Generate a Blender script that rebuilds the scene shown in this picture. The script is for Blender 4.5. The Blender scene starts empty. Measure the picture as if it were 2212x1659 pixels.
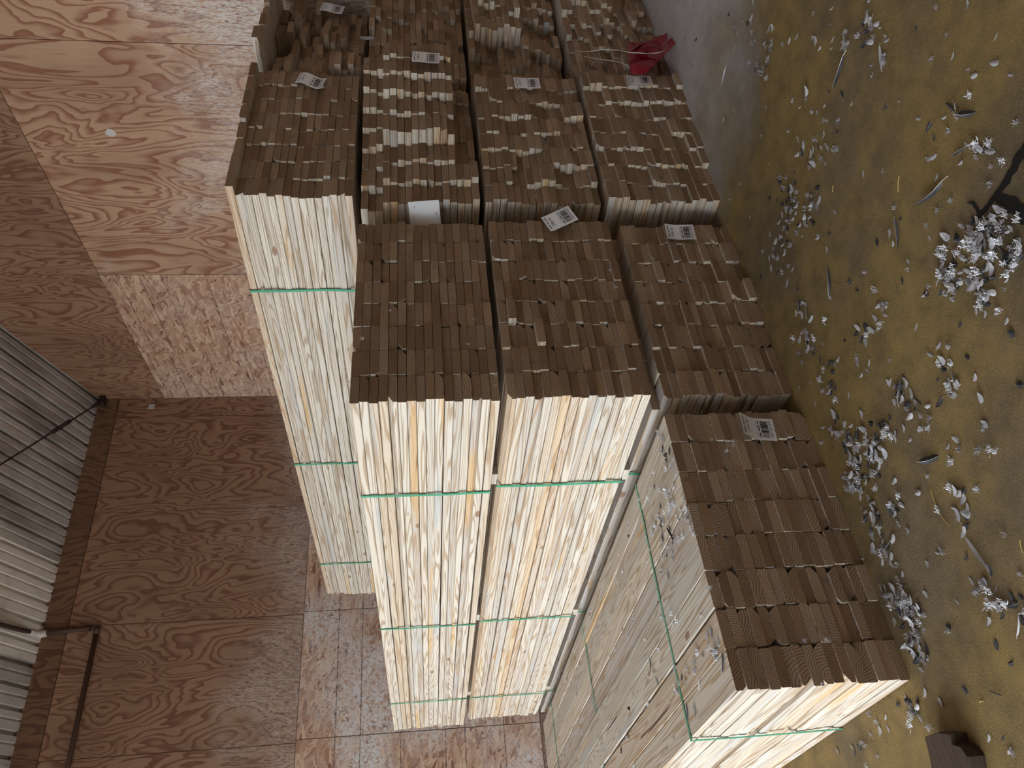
import bpy, bmesh, math, random
from mathutils import Vector, Matrix, noise as mn
R = random.Random(7)
scene = bpy.context.scene
col = scene.collection

# ------------------------------------------------------------------ camera
F_PX = 1672.67
CAM = Vector((0, 0, 1.62))
C_RT = Vector((0.780517, -0.624811, -0.02012))      # right / down / forward of the upright view
C_DN = Vector((-0.089869, -0.080298, -0.992711))
C_FW = Vector((0.618641, 0.776636, -0.118825))
cd = bpy.data.cameras.new('camera'); cam = bpy.data.objects.new('camera', cd); col.objects.link(cam)
cd.sensor_fit = 'HORIZONTAL'; cd.sensor_width = 36.0; cd.lens = F_PX / 2212 * 36.0
cd.clip_start = 0.05; cd.clip_end = 200
m3 = Matrix((C_DN, C_RT, -C_FW)).transposed()        # the phone was held sideways
cam.matrix_world = Matrix.Translation(CAM) @ m3.to_4x4()
scene.camera = cam
def ray(x, y):
    return C_RT * (829.5 - y) + C_DN * (x - 1106) + C_FW * F_PX
def hit(x, y, ax, val):
    d = ray(x, y); return CAM + d * ((val - CAM[ax]) / d[ax])
def hitp(x, y, p, n):
    d = ray(x, y); return CAM + d * ((p - CAM).dot(n) / d.dot(n))

# ------------------------------------------------------------------ sky, sun, exposure
vs = scene.view_settings
vs.view_transform = 'Standard'; vs.look = 'None'; vs.gamma = 1.0; vs.use_curve_mapping = False
vs.exposure = 1.4
scene.display_settings.display_device = 'sRGB'
w = bpy.data.worlds.new('overcast_sky'); scene.world = w; w.use_nodes = True
bg = w.node_tree.nodes['Background']
bg.inputs[0].default_value = (0.85, 0.93, 1.0, 1); bg.inputs[1].default_value = 4.3

# ------------------------------------------------------------------ helpers
def tag(o, label=None, cat=None, group=None, kind=None):
    if label: o['label'] = label
    if cat: o['category'] = cat
    if group: o['group'] = group
    if kind: o['kind'] = kind
    return o
def empty(name, loc=(0, 0, 0), rz=0):
    o = bpy.data.objects.new(name, None); col.objects.link(o); o.location = loc
    o.rotation_euler = (0, 0, rz); o.empty_display_size = 0.1
    return o
def mesh(name, verts, faces, mats=(), fm=None, smooth=False):
    me = bpy.data.meshes.new(name); me.from_pydata([tuple(v) for v in verts], [], faces)
    for m in mats: me.materials.append(m)
    if fm: me.polygons.foreach_set('material_index', fm)
    if smooth: me.polygons.foreach_set('use_smooth', [True] * len(me.polygons))
    me.update(); return me
def obj(name, me, parent=None, loc=(0, 0, 0), rot=(0, 0, 0)):
    o = bpy.data.objects.new(name, me); col.objects.link(o); o.parent = parent
    o.location = loc; o.rotation_euler = rot; return o
def box(x0, x1, y0, y1, z0, z1):
    v = [(x, y, z) for x in (x0, x1) for y in (y0, y1) for z in (z0, z1)]
    f = [(0, 1, 3, 2), (4, 6, 7, 5), (0, 4, 5, 1), (2, 3, 7, 6), (0, 2, 6, 4), (1, 5, 7, 3)]
    return v, f
def joinvf(parts):
    V, Fc = [], []
    for v, f in parts:
        n = len(V); V += [tuple(p) for p in v]; Fc += [tuple(i + n for i in q) for q in f]
    return V, Fc
def tube(pts, r, seg=6, cap=True):
    pts = [Vector(p) for p in pts]; V, Fc = [], []
    rr = r if isinstance(r, (list, tuple)) else [r] * len(pts)
    up = Vector((0, 0, 1))
    for i, p in enumerate(pts):
        t = (pts[min(i + 1, len(pts) - 1)] - pts[max(i - 1, 0)]).normalized()
        a = t.cross(up); a = a.normalized() if a.length > 1e-3 else t.cross(Vector((1, 0, 0))).normalized()
        b = t.cross(a)
        for k in range(seg):
            an = 2 * math.pi * k / seg; V.append(p + (a * math.cos(an) + b * math.sin(an)) * rr[i])
    for i in range(len(pts) - 1):
        for k in range(seg):
            Fc.append((i * seg + k, i * seg + (k + 1) % seg, (i + 1) * seg + (k + 1) % seg, (i + 1) * seg + k))
    if cap: Fc += [tuple(range(seg))[::-1], tuple(range((len(pts) - 1) * seg, len(pts) * seg))]
    return V, Fc

# ------------------------------------------------------------------ materials
class NT:
    def __init__(s, name):
        s.m = bpy.data.materials.new(name); s.m.use_nodes = True; s.t = s.m.node_tree
        s.b = s.t.nodes['Principled BSDF']; s.b.inputs['Roughness'].default_value = 0.75
        s.b.inputs['Specular IOR Level'].default_value = 0.25
    def n(s, t, **kw):
        nd = s.t.nodes.new(t)
        for k, v in kw.items(): setattr(nd, k, v)
        return nd
    def l(s, a, b): s.t.links.new(a, b)
    def put(s, sock, v):
        if hasattr(v, 'is_linked') or isinstance(v, bpy.types.NodeSocket): s.l(v, sock)
        else: sock.default_value = v
    def math(s, op, a, b=0.0, c=None):
        nd = s.n('ShaderNodeMath', operation=op); s.put(nd.inputs[0], a); s.put(nd.inputs[1], b)
        if c is not None: s.put(nd.inputs[2], c)
        return nd.outputs[0]
    def vmath(s, op, a, b):
        nd = s.n('ShaderNodeVectorMath', operation=op); s.put(nd.inputs[0], a); s.put(nd.inputs[1], b); return nd.outputs[0]
    def noise(s, v, scale, detail=2.0, rough=0.5, out=0, dist=0.0):
        nd = s.n('ShaderNodeTexNoise'); s.l(v, nd.inputs['Vector']); nd.inputs['Scale'].default_value = scale
        nd.inputs['Detail'].default_value = detail; nd.inputs['Roughness'].default_value = rough
        nd.inputs['Distortion'].default_value = dist
        return nd.outputs[out]
    def voro(s, v, scale, out='Distance', feature='F1', rnd=1.0):
        nd = s.n('ShaderNodeTexVoronoi', feature=feature); s.l(v, nd.inputs['Vector']); nd.inputs['Scale'].default_value = scale
        nd.inputs['Randomness'].default_value = rnd
        return nd.outputs[out]
    def map(s, v, scale=(1, 1, 1), rot=(0, 0, 0), loc=(0, 0, 0)):
        nd = s.n('ShaderNodeMapping'); s.l(v, nd.inputs[0]); nd.inputs['Scale'].default_value = scale
        nd.inputs['Rotation'].default_value = rot; s.put(nd.inputs['Location'], loc); return nd.outputs[0]
    def ramp(s, f, stops, interp='LINEAR'):
        nd = s.n('ShaderNodeValToRGB'); r = nd.color_ramp; r.interpolation = interp
        while len(r.elements) < len(stops): r.elements.new(0.5)
        for e, (p, c) in zip(r.elements, stops):
            e.position = p; e.color = (c[0], c[1], c[2], 1) if not isinstance(c, (int, float)) else (c, c, c, 1)
        s.l(f, nd.inputs[0]); return nd.outputs[0]
    def mix(s, f, a, b, mode='MIX'):
        nd = s.n('ShaderNodeMix', data_type='RGBA', blend_type=mode); s.put(nd.inputs[0], f)
        for i, v in ((6, a), (7, b)):
            if isinstance(v, tuple): nd.inputs[i].default_value = (v[0], v[1], v[2], 1)
            else: s.l(v, nd.inputs[i])
        return nd.outputs[2]
    def co(s, k='Object'): return s.n('ShaderNodeTexCoord').outputs[k]
    def rnd(s): return s.n('ShaderNodeObjectInfo').outputs['Random']
    def rndv(s, amp):
        r = s.rnd(); wn = s.n('ShaderNodeTexWhiteNoise', noise_dimensions='1D'); s.l(r, wn.inputs['W'])
        v = s.vmath('SUBTRACT', wn.outputs['Color'], (0.5, 0.5, 0.5)); return s.vmath('MULTIPLY', v, amp)
    def sep(s, v):
        nd = s.n('ShaderNodeSeparateXYZ'); s.l(v, nd.inputs[0]); return nd.outputs
    def smooth(s, v, a, b):
        nd = s.n('ShaderNodeMapRange', interpolation_type='SMOOTHSTEP'); s.l(v, nd.inputs[0])
        nd.inputs[1].default_value = a; nd.inputs[2].default_value = b; return nd.outputs[0]
    def bump(s, h, strength=0.3, dist=0.01):
        nd = s.n('ShaderNodeBump'); nd.inputs['Strength'].default_value = strength; nd.inputs['Distance'].default_value = dist
        s.l(h, nd.inputs['Height']); s.l(nd.outputs[0], s.b.inputs['Normal'])
    def col(s, c): s.put(s.b.inputs['Base Color'], c if not isinstance(c, tuple) else (c[0], c[1], c[2], 1))

def M_plain(name, c, rough=0.7, metal=0.0, spec=0.3):
    k = NT(name); k.col(c); k.b.inputs['Roughness'].default_value = rough; k.b.inputs['Metallic'].default_value = metal
    k.b.inputs['Specular IOR Level'].default_value = spec; return k.m

def M_board_side():
    k = NT('pine_side'); c = k.vmath('ADD', k.co(), k.rndv((6, 40, 6)))
    rnd = k.rnd()
    wob = k.noise(k.map(c, (3, 0.9, 3)), 1.0, 2)
    g = k.map(c, (9, 0.28, 9))
    f = k.noise(g, 1.0, 2.5, 0.55, dist=0.4)
    rings = k.math('SINE', k.math('MULTIPLY', k.math('ADD', f, k.math('MULTIPLY', wob, 0.12)), 150.0))
    rings = k.smooth(rings, -0.2, 1.0)
    base = k.ramp(rnd, [(0.0, (0.55, 0.46, 0.36)), (0.18, (0.62, 0.56, 0.475)), (0.4, (0.48, 0.43, 0.37)), (0.58, (0.64, 0.575, 0.485)),
                        (0.75, (0.58, 0.475, 0.36)), (0.88, (0.48, 0.44, 0.40)), (1.0, (0.60, 0.455, 0.30))])
    late = k.ramp(rnd, [(0.0, (0.36, 0.22, 0.10)), (0.5, (0.31, 0.215, 0.13)), (1.0, (0.38, 0.21, 0.085))])
    cfine = k.mix(k.math('MULTIPLY', rings, 0.72), base, late)
    patch = k.smooth(k.noise(k.map(c, (12, 0.55, 12)), 1.0, 2), 0.63, 0.72)          # resin streaks
    cfine = k.mix(k.math('MULTIPLY', patch, 0.6), cfine, (0.60, 0.36, 0.13))
    blue = k.smooth(k.noise(k.map(c, (14, 0.7, 14), loc=(3, 9, 5)), 1.0, 2), 0.60, 0.72)  # blue stain
    cfine = k.mix(k.math('MULTIPLY', blue, 0.55), cfine, (0.42, 0.44, 0.45))
    kn = k.voro(k.map(c, (6, 2.6, 6)), 1.0)
    knot = k.smooth(kn, 0.11, 0.06)
    cfine = k.mix(k.math('MULTIPLY', knot, 0.8), cfine, (0.22, 0.10, 0.05))
    bark = k.smooth(k.noise(k.map(c, (20, 0.8, 20), loc=(8, 1, 2)), 1.0, 3), 0.72, 0.76)
    cfine = k.mix(bark, cfine, (0.12, 0.06, 0.04))
    k.col(cfine); k.bump(rings, 0.12, 0.002); return k.m

def M_board_end():
    k = NT('pine_end_grain'); c = k.co(); o = k.rndv((0.17, 0, 0.20))
    p = k.vmath('ADD', c, o); p = k.vmath('MULTIPLY', p, (1, 0, 1))
    wob = k.noise(k.vmath('ADD', p, k.rndv((9, 9, 9))), 22.0, 2)
    ln = k.n('ShaderNodeVectorMath', operation='LENGTH'); k.l(p, ln.inputs[0])
    rnd = k.rnd()
    fq = k.math('ADD', k.math('MULTIPLY', k.math('FRACT', k.math('MULTIPLY', rnd, 17.3)), 550.0), 560.0)
    d = k.math('ADD', ln.outputs['Value'], k.math('MULTIPLY', wob, 0.015))
    s = k.smooth(k.math('SINE', k.math('MULTIPLY', d, fq)), 0.05, 1.0)
    base = k.ramp(k.math('FRACT', k.math('MULTIPLY', rnd, 7.7)),
                  [(0.0, (0.36, 0.26, 0.18)), (0.2, (0.22, 0.145, 0.092)), (0.4, (0.47, 0.365, 0.27)), (0.55, (0.25, 0.165, 0.105)), (0.75, (0.43, 0.345, 0.27)), (0.9, (0.21, 0.13, 0.075)), (1.0, (0.44, 0.315, 0.21))])
    late = k.mix(0.72, base, (0.075, 0.038, 0.02))
    cc = k.mix(k.math('MULTIPLY', s, 0.95), base, late)
    fine = k.noise(k.map(c, (1, 1, 1)), 400.0, 2)
    cc = k.mix(k.math('MULTIPLY', k.smooth(fine, 0.35, 0.8), 0.25), cc, (0.45, 0.38, 0.30))
    st = k.smooth(k.noise(k.vmath('ADD', p, k.rndv((30, 30, 30))), 13.0, 2), 0.66, 0.74)
    cc = k.mix(k.math('MULTIPLY', st, 0.5), cc, (0.13, 0.11, 0.10))
    cc = k.mix(1.0, cc, (1.0, 0.93, 0.84), 'MULTIPLY')
    k.col(cc); k.bump(k.math('MULTIPLY', s, -1.0), 0.25, 0.002); k.b.inputs['Roughness'].default_value = 0.85
    return k.m

def M_plywood(name, light, dark, dust=0.6, lo=3.0, hi=1.5, grainy=1.0):
    k = NT(name); c = k.vmath('ADD', k.co(), k.rndv((14, 0, 14)))
    wob = k.noise(k.map(c, (5, 5, 1.2)), 1.0, 3)
    f = k.noise(k.map(c, (2.4, 2.4, 0.75)), 1.0, 3.0, 0.45, dist=0.5)
    v = k.math('ADD', k.math('MULTIPLY', f, 1.0), k.math('MULTIPLY', wob, 0.10))
    saw = k.math('FRACT', k.math('MULTIPLY', v, 17.0 * grainy))
    late = k.math('MULTIPLY', k.smooth(saw, 0.35, 0.9), k.smooth(saw, 1.0, 0.93))
    fib = k.noise(k.map(c, (160, 160, 4)), 1.0, 2)
    cc = k.mix(k.math('MULTIPLY', late, 0.95), light, dark)
    cc = k.mix(k.math('MULTIPLY', k.smooth(fib, 0.35, 0.75), 0.25), cc, dark)
    blot = k.noise(k.map(c, (1.5, 1.5, 1.0)), 1.0, 3)
    cc = k.mix(k.math('MULTIPLY', k.smooth(blot, 0.45, 0.7), 0.35), cc, k.mix(0.5, dark, (0.12, 0.06, 0.04)))
    # dust and pale spray, lying in blotches low on the sheets
    g = k.n('ShaderNodeNewGeometry').outputs['Position']; z = k.sep(g)[2]
    dn = k.noise(g, 1.3, 4, 0.6); df = k.noise(k.map(g, (90, 90, 22)), 1.0, 4, 0.75)
    hz = k.smooth(z, lo, hi)
    dm = k.math('MULTIPLY', k.smooth(k.math('ADD', dn, k.math('MULTIPLY', hz, 0.45)), 0.58, 0.9), k.smooth(df, 0.38, 0.6))
    cc = k.mix(k.math('MULTIPLY', dm, dust), cc, (0.66, 0.61, 0.57))
    k.col(cc); k.bump(late, 0.08, 0.003); return k.m

def M_osb(name, dust, bright=1.0, lines=None):
    k = NT(name); g = k.co(); c = k.vmath('ADD', g, k.rndv((20, 0, 20)))
    acc = None
    for i, (rt, sc) in enumerate(((0.5, 8), (-0.9, 9), (1.9, 7), (2.7, 10), (0.05, 8))):
        v = k.map(c, (1.0, 1.0, 3.6), loc=(i * 3.1, 0, i * 1.7))
        rot = k.n('ShaderNodeVectorRotate', rotation_type='Y_AXIS'); k.l(c, rot.inputs[0]); rot.inputs['Angle'].default_value = rt
        v = k.map(rot.outputs[0], (1.0, 0.2, 4.2), loc=(i * 3.1, 0, i * 1.7))
        cl = k.voro(v, sc, 'Color'); h = k.sep(cl)
        chip = k.ramp(h[0], [(0.0, (0.20 * bright, 0.085 * bright, 0.05 * bright)), (0.10, (0.36 * bright, 0.19 * bright, 0.12 * bright)), (0.35, (0.47 * bright, 0.28 * bright, 0.19 * bright)),
                             (0.7, (0.56 * bright, 0.36 * bright, 0.25 * bright)), (1.0, (0.68 * bright, 0.48 * bright, 0.34 * bright))])
        mask = k.math('GREATER_THAN', h[1], 0.55)
        acc = chip if acc is None else k.mix(mask, acc, chip)
    fib = k.noise(k.map(c, (60, 60, 60)), 1.0, 3)
    acc = k.mix(k.math('MULTIPLY', k.smooth(fib, 0.4, 0.8), 0.25), acc, (0.22, 0.10, 0.06))
    pos = k.n('ShaderNodeNewGeometry').outputs['Position']
    dn = k.noise(pos, 1.1, 3, 0.6); df = k.noise(pos, 34.0, 4, 0.75, dist=1.0)
    dm = k.math('MULTIPLY', k.smooth(dn, 0.36, 0.62), k.smooth(df, 0.40, 0.58))
    acc = k.mix(k.math('MULTIPLY', dm, dust), acc, (0.62, 0.59, 0.58))
    if lines:
        z = k.sep(g)[2]
        tot = None
        for L in lines:
            a = k.math('COMPARE', z, L, 0.006); tot = a if tot is None else k.math('ADD', tot, a)
        acc = k.mix(k.math('MULTIPLY', k.math('MULTIPLY', tot, k.smooth(k.noise(g, 40, 2), 0.25, 0.6)), 0.7), acc, (0.05, 0.035, 0.035))
    k.col(acc); k.bump(fib, 0.2, 0.004); return k.m

def M_floor():
    k = NT('dusty_concrete'); g = k.n('ShaderNodeNewGeometry').outputs['Position']
    x, y, z = k.sep(g)
    big = k.noise(g, 1.4, 4, 0.6); mid = k.noise(g, 9.0, 4, 0.65); fine = k.noise(g, 150.0, 4, 0.8)
    och = k.ramp(mid, [(0.25, (0.15, 0.104, 0.046)), (0.5, (0.24, 0.164, 0.062)), (0.75, (0.32, 0.215, 0.072))])
    brn = k.ramp(mid, [(0.25, (0.12, 0.086, 0.05)), (0.75, (0.21, 0.15, 0.085))])
    cc = k.mix(k.smooth(big, 0.42, 0.62), och, brn)
    speck = k.smooth(fine, 0.52, 0.68)
    cc = k.mix(k.math('MULTIPLY', speck, 0.7), cc, (0.40, 0.26, 0.07))
    dk = k.smooth(k.noise(k.map(g, loc=(5, 2, 0)), 110.0, 5, 0.8), 0.53, 0.66)
    cc = k.mix(k.math('MULTIPLY', dk, 0.55), cc, (0.075, 0.055, 0.035))
    # grey bare concrete towards the right-hand wall
    gm = k.smooth(k.math('ADD', k.math('SUBTRACT', k.math('ADD', x, k.math('MULTIPLY', y, 0.5)), 4.55), k.math('MULTIPLY', k.math('SUBTRACT', big, 0.5), 1.6)), -0.5, 0.85)
    gry = k.ramp(mid, [(0.2, (0.40, 0.38, 0.36)), (0.8, (0.58, 0.555, 0.54))])
    cc = k.mix(gm, cc, gry)
    # dark stained corner
    st = k.noise(g, 5.0, 4, 0.65)
    dd = k.n('ShaderNodeVectorMath', operation='DISTANCE'); k.l(g, dd.inputs[0]); dd.inputs[1].default_value = (1.5, 1.15, 0)
    sm = k.math('MULTIPLY', k.smooth(dd.outputs['Value'], 0.42, 0.1), k.smooth(st, 0.38, 0.58))
    cc = k.mix(k.math('MULTIPLY', sm, 0.6), cc, (0.07, 0.055, 0.035))
    k.col(cc)
    k.bump(k.math('ADD', k.math('MULTIPLY', mid, 0.5), k.math('MULTIPLY', fine, 0.6)), 0.8, 0.008)
    k.b.inputs['Roughness'].default_value = 0.8
    return k.m

def M_metal(name, c, dirt):
    k = NT(name); g = k.co(); a = k.noise(k.map(g, (2.5, 0.8, 2.5)), 1.0, 4, 0.6); b = k.noise(k.map(g, (9, 5, 9)), 1.0, 4)
    cc = k.mix(k.math('MULTIPLY', k.smooth(a, 0.42, 0.7), dirt), c, (0.14, 0.11, 0.09))
    cc = k.mix(k.math('MULTIPLY', k.smooth(b, 0.5, 0.8), 0.3), cc, (0.20, 0.17, 0.15))
    k.col(cc); k.b.inputs['Metallic'].default_value = 0.35; k.b.inputs['Roughness'].default_value = 0.5; return k.m

def M_feather(name, stops, tip):
    k = NT(name); c = k.co(); rnd = k.rnd()
    base = k.ramp(rnd, stops); x = k.sep(c)[0]
    barb = k.noise(k.map(c, (500, 60, 60)), 1.0, 2)
    cc = k.mix(k.math('MULTIPLY', k.smooth(k.math('ADD', x, k.math('MULTIPLY', k.math('SUBTRACT', rnd, 0.5), 0.6)), 0.35, 0.75), tip[3]), base, tip[:3])
    cc = k.mix(k.math('MULTIPLY', barb, 0.22), cc, (0.12, 0.11, 0.11))
    k.col(cc); k.b.inputs['Roughness'].default_value = 0.8; return k.m

MAT = dict(side=M_board_side(), end=M_board_end(),
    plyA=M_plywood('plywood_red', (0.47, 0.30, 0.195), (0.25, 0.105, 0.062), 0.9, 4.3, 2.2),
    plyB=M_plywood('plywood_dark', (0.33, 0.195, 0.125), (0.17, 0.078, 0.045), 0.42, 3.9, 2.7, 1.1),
    osbA=M_osb('strand_board', 0.25, 0.92, [2.23, 2.014, 1.798, 1.37, 0.94, 0.72, 0.5]), osbA2=M_osb('strand_board_offcut', 0.25, 0.92, [2.325, 2.09, 1.674, 1.24, 1.04, 0.62]),
    osbB=M_osb('strand_board_dusty', 1.0, 0.92, [-0.85, -0.45, -0.25, 0.2, 0.6, 0.85]),
    floor=M_floor(), metal=M_metal('roof_metal', (0.56, 0.55, 0.54), 0.6), metal2=M_metal('roof_metal_pale', (0.85, 0.83, 0.81), 0.15),
    trim=M_plywood('dark_trim', (0.20, 0.11, 0.065), (0.10, 0.05, 0.03), 0.2, 3, 2),
    plain=M_plain('wall_plain', (0.30, 0.20, 0.14)), ground=M_plain('gravel', (0.34, 0.31, 0.27)),
    strap=M_plain('green_strap', (0.045, 0.30, 0.17), 0.35, 0, 0.5), paper=M_plain('paper', (0.86, 0.87, 0.90), 0.45),
    ink=M_plain('ink', (0.02, 0.02, 0.025), 0.6), rod=M_plain('rusty_rod', (0.055, 0.03, 0.03), 0.6, 0.2),
    pipe=M_plain('dark_pipe', (0.075, 0.04, 0.03), 0.55), white=M_plain('white_fitting', (0.55, 0.52, 0.5), 0.5),
    tar=M_plain('tar', (0.012, 0.011, 0.010), 0.7), string=M_plain('string', (0.70, 0.66, 0.60), 0.8),
    straw=M_plain('straw', (0.55, 0.40, 0.12), 0.7),
    f_w=M_feather('feather_pale', [(0, (0.74, 0.74, 0.77)), (0.25, (0.45, 0.42, 0.41)), (0.5, (0.66, 0.65, 0.68)), (0.7, (0.36, 0.33, 0.32)), (0.85, (0.72, 0.73, 0.77)), (1, (0.30, 0.28, 0.28))], (0.26, 0.24, 0.25, 0.45)),
    f_d=M_feather('feather_dark', [(0, (0.07, 0.065, 0.07)), (0.5, (0.035, 0.035, 0.04)), (1, (0.11, 0.105, 0.105))], (0.016, 0.017, 0.022, 0.9)),
    f_t=M_feather('down_white', [(0, (0.86, 0.86, 0.9)), (0.4, (0.66, 0.64, 0.65)), (0.75, (0.9, 0.91, 0.95)), (1, (0.5, 0.48, 0.49))], (0.45, 0.43, 0.44, 0.3)),
    shaft=M_plain('feather_shaft', (0.66, 0.60, 0.54), 0.5))

def M_red():
    k = NT('red_plastic'); k.col((0.30, 0.010, 0.028)); k.b.inputs['Roughness'].default_value = 0.28
    k.b.inputs['Specular IOR Level'].default_value = 0.6
    tr = k.n('ShaderNodeBsdfTranslucent'); tr.inputs[0].default_value = (0.34, 0.012, 0.03, 1)
    tp = k.n('ShaderNodeBsdfTransparent'); tp.inputs[0].default_value = (0.8, 0.10, 0.14, 1)
    m1 = k.n('ShaderNodeMixShader'); m1.inputs[0].default_value = 0.3
    m2 = k.n('ShaderNodeMixShader'); m2.inputs[0].default_value = 0.12
    out = k.t.nodes['Material Output']
    k.l(k.b.outputs[0], m1.inputs[1]); k.l(tr.outputs[0], m1.inputs[2]); k.l(m1.outputs[0], m2.inputs[1]); k.l(tp.outputs[0], m2.inputs[2])
    k.l(m2.outputs[0], out.inputs[0]); return k.m
MAT['red'] = M_red()
def M_log():
    k = NT('weathered_block'); c = k.co(); f = k.noise(k.map(c, (3, 40, 40)), 1.0, 3)
    k.col(k.mix(f, (0.095, 0.062, 0.042), (0.04, 0.026, 0.02))); k.bump(f, 0.5, 0.01); return k.m
MAT['log'] = M_log()

# ------------------------------------------------------------------ building shell
# wall axes: dA runs along the right wall to the back corner, dB along the back wall to the corner
SC = 1.062
dA = Vector((0.09636198, 0.99534636, 0)); dB = Vector((0.99534636, -0.09636198, 0))
P0 = CAM + (Vector((5.68219705, 5.33864477, 3.8200961)) - CAM) * SC
def onA(x, y): return hitp(x, y, P0, dB)
CORNER = onA(400, 858); CORNER.z = 0
def onB(x, y): return hitp(x, y, CORNER, dA)
ang = -math.asin(0.09636198)                         # building frame: local x = dB, local y = dA, origin at the corner
def B(u, v, z): return CORNER + dB * u + dA * v + Vector((0, 0, z))
def zz(z): return CAM.z + (z - CAM.z) * SC
SP = [1.0]
EAVE = zz(5.32); PITCH = 0.335
LEFT = -11.5; FRONT = -14.0; RIDGE = -7.5

fl = obj('floor', mesh('floor', *box(LEFT, 0, FRONT, 0, -0.15, 0), [MAT['floor']]), None, CORNER, (0, 0, ang)); tag(fl, kind='structure')
# the floor mesh carries its own origin; shift texture space to world by keeping material coordinates local
gr = obj('ground_outside', mesh('ground_outside', *box(-60, LEFT - 0.2, -50, 40, -0.35, -0.1), [MAT['ground']]), None, CORNER, (0, 0, ang)); tag(gr, kind='structure')

def sheet(parent, name, u0, u1, z0, z1, mat, wall, t=0.012, gap=0.002, tilt=0.0):
    cu, cz = (u0 + u1) / 2, (z0 + z1) / 2
    hw, hz = (u1 - u0) / 2 - gap, (z1 - z0) / 2 - gap
    v, f = box(-hw, hw, -t, 0.0, -hz, hz)
    me = mesh(name, v, f, [mat])
    o = obj(name, me, parent)
    if wall == 'B': o.location = (cu, 0, cz)
    else: o.location = (0, cu, cz); o.rotation_euler = (0, 0, -math.pi / 2)
    return o

RISE = lambda v: EAVE - PITCH * v                      # roof height at local v (negative towards the camera)
# back wall
wb = obj('wall_back', mesh('wall_back', *box(LEFT - 0.1, 0.1, 0.0, 0.12, 0, EAVE + 0.1), [MAT['plain']]), None, CORNER, (0, 0, ang)); tag(wb, kind='structure')
ZB = zz(2.835); ZH = zz(5.10)
us = [0.0, -0.29, -1.55, -2.83, -4.11, -5.39, -6.67, -7.95, -9.23, -10.51, LEFT]
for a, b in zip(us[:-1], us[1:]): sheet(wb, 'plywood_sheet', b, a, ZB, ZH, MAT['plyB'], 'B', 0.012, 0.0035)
us = [0.0, -1.55, -2.80, -4.08, -5.36, -6.64, -7.92, -9.2, -10.48, LEFT]
for a, b in zip(us[:-1], us[1:]): sheet(wb, 'strand_board_sheet', b, a, 0.45, ZB, MAT['osbB'], 'B', 0.011, 0.004)
for a, b in ((0.0, -3.6), (-3.6, -7.2), (-7.2, LEFT)):
    sheet(wb, 'kick_board', b, a, 0.0, 0.45, MAT['trim'], 'B', 0.04, 0.003)
    sheet(wb, 'header_board', b, a, ZH, EAVE + 0.03, MAT['trim'], 'B', 0.02, 0.002)
# right wall, gable shaped
def gable(v0, v1, z0, t0=0.0, t1=0.12):
    pr = [(v0, z0), (v1, z0), (v1, RISE(v1))]
    if v0 < RIDGE < v1: pr.append((RIDGE, RISE(RIDGE)))
    pr.append((v0, RISE(v0) if v0 >= RIDGE else RISE(2 * RIDGE - v0)))
    n = len(pr); V = [(t0, a, b) for a, b in pr] + [(t1, a, b) for a, b in pr]
    Fc = [tuple(range(n))[::-1], tuple(range(n, 2 * n))] + [(i, (i + 1) % n, n + (i + 1) % n, n + i) for i in range(n)]
    return V, Fc
wr = obj('wall_right', mesh('wall_right', *gable(FRONT, 0.12, 0), [MAT['plain']]), None, CORNER, (0, 0, ang)); tag(wr, kind='structure')
LA = 2.59
vc = (onA(550, 591) - CORNER).dot(dA)                 # sheet joint on the right wall
v757 = (onA(500, 757) - CORNER).dot(dA)
ZA = zz(4.6)
for i in range(5):
    a = vc - i * LA
    if a - LA < FRONT: break
    sheet(wr, 'plywood_sheet', a - LA, a, 0.0, ZA, MAT['plyA'], 'A', 0.012, 0.003)
sheet(wr, 'strand_board_sheet', vc, v757, 0.0, ZA, MAT['osbA'], 'A', 0.014, 0.002)
sheet(wr, 'strand_board_sheet', v757, -0.012, 0.0, ZA, MAT['osbA2'], 'A', 0.014, 0.002)
def gsheet(v0, v1, z0):
    hi = lambda v: (RISE(v) if v >= RIDGE else RISE(2 * RIDGE - v)) - 0.005
    g = 0.002; cv, cz = (v0 + v1) / 2, z0
    pr = [(v0 + g, z0), (v1 - g, z0), (v1 - g, hi(v1)), (v0 + g, hi(v0))]
    if v0 < RIDGE < v1: pr.insert(3, (RIDGE, hi(RIDGE)))
    n = len(pr)
    V = [(-(a - cv), -0.012, b - cz) for a, b in pr] + [(-(a - cv), 0.0, b - cz) for a, b in pr]
    Fc = [tuple(range(n)), tuple(range(n, 2 * n))[::-1]] + [(i, n + i, n + (i + 1) % n, (i + 1) % n) for i in range(n)]
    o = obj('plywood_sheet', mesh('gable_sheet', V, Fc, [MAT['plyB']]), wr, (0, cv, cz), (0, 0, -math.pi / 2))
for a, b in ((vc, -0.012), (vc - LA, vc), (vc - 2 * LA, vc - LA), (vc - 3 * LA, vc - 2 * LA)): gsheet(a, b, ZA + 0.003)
# left wall with the big open doorway that the daylight comes through, front wall behind the camera
D0, D1, DH = -8.8, -0.4, 4.3
lw = joinvf([box(LEFT - 0.15, LEFT, D1, 0.1, 0, EAVE), box(LEFT - 0.15, LEFT, FRONT, D0, 0, EAVE), box(LEFT - 0.15, LEFT, D0, D1, DH, EAVE + 2.2)])
o = obj('wall_left', mesh('wall_left', *lw, [MAT['plain']]), None, CORNER, (0, 0, ang)); tag(o, kind='structure')
o = obj('wall_front', mesh('wall_front', *box(LEFT, 0, FRONT - 0.12, FRONT, 0, EAVE + 0.2), [MAT['plain']]), None, CORNER, (0, 0, ang)); tag(o, kind='structure')

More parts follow.
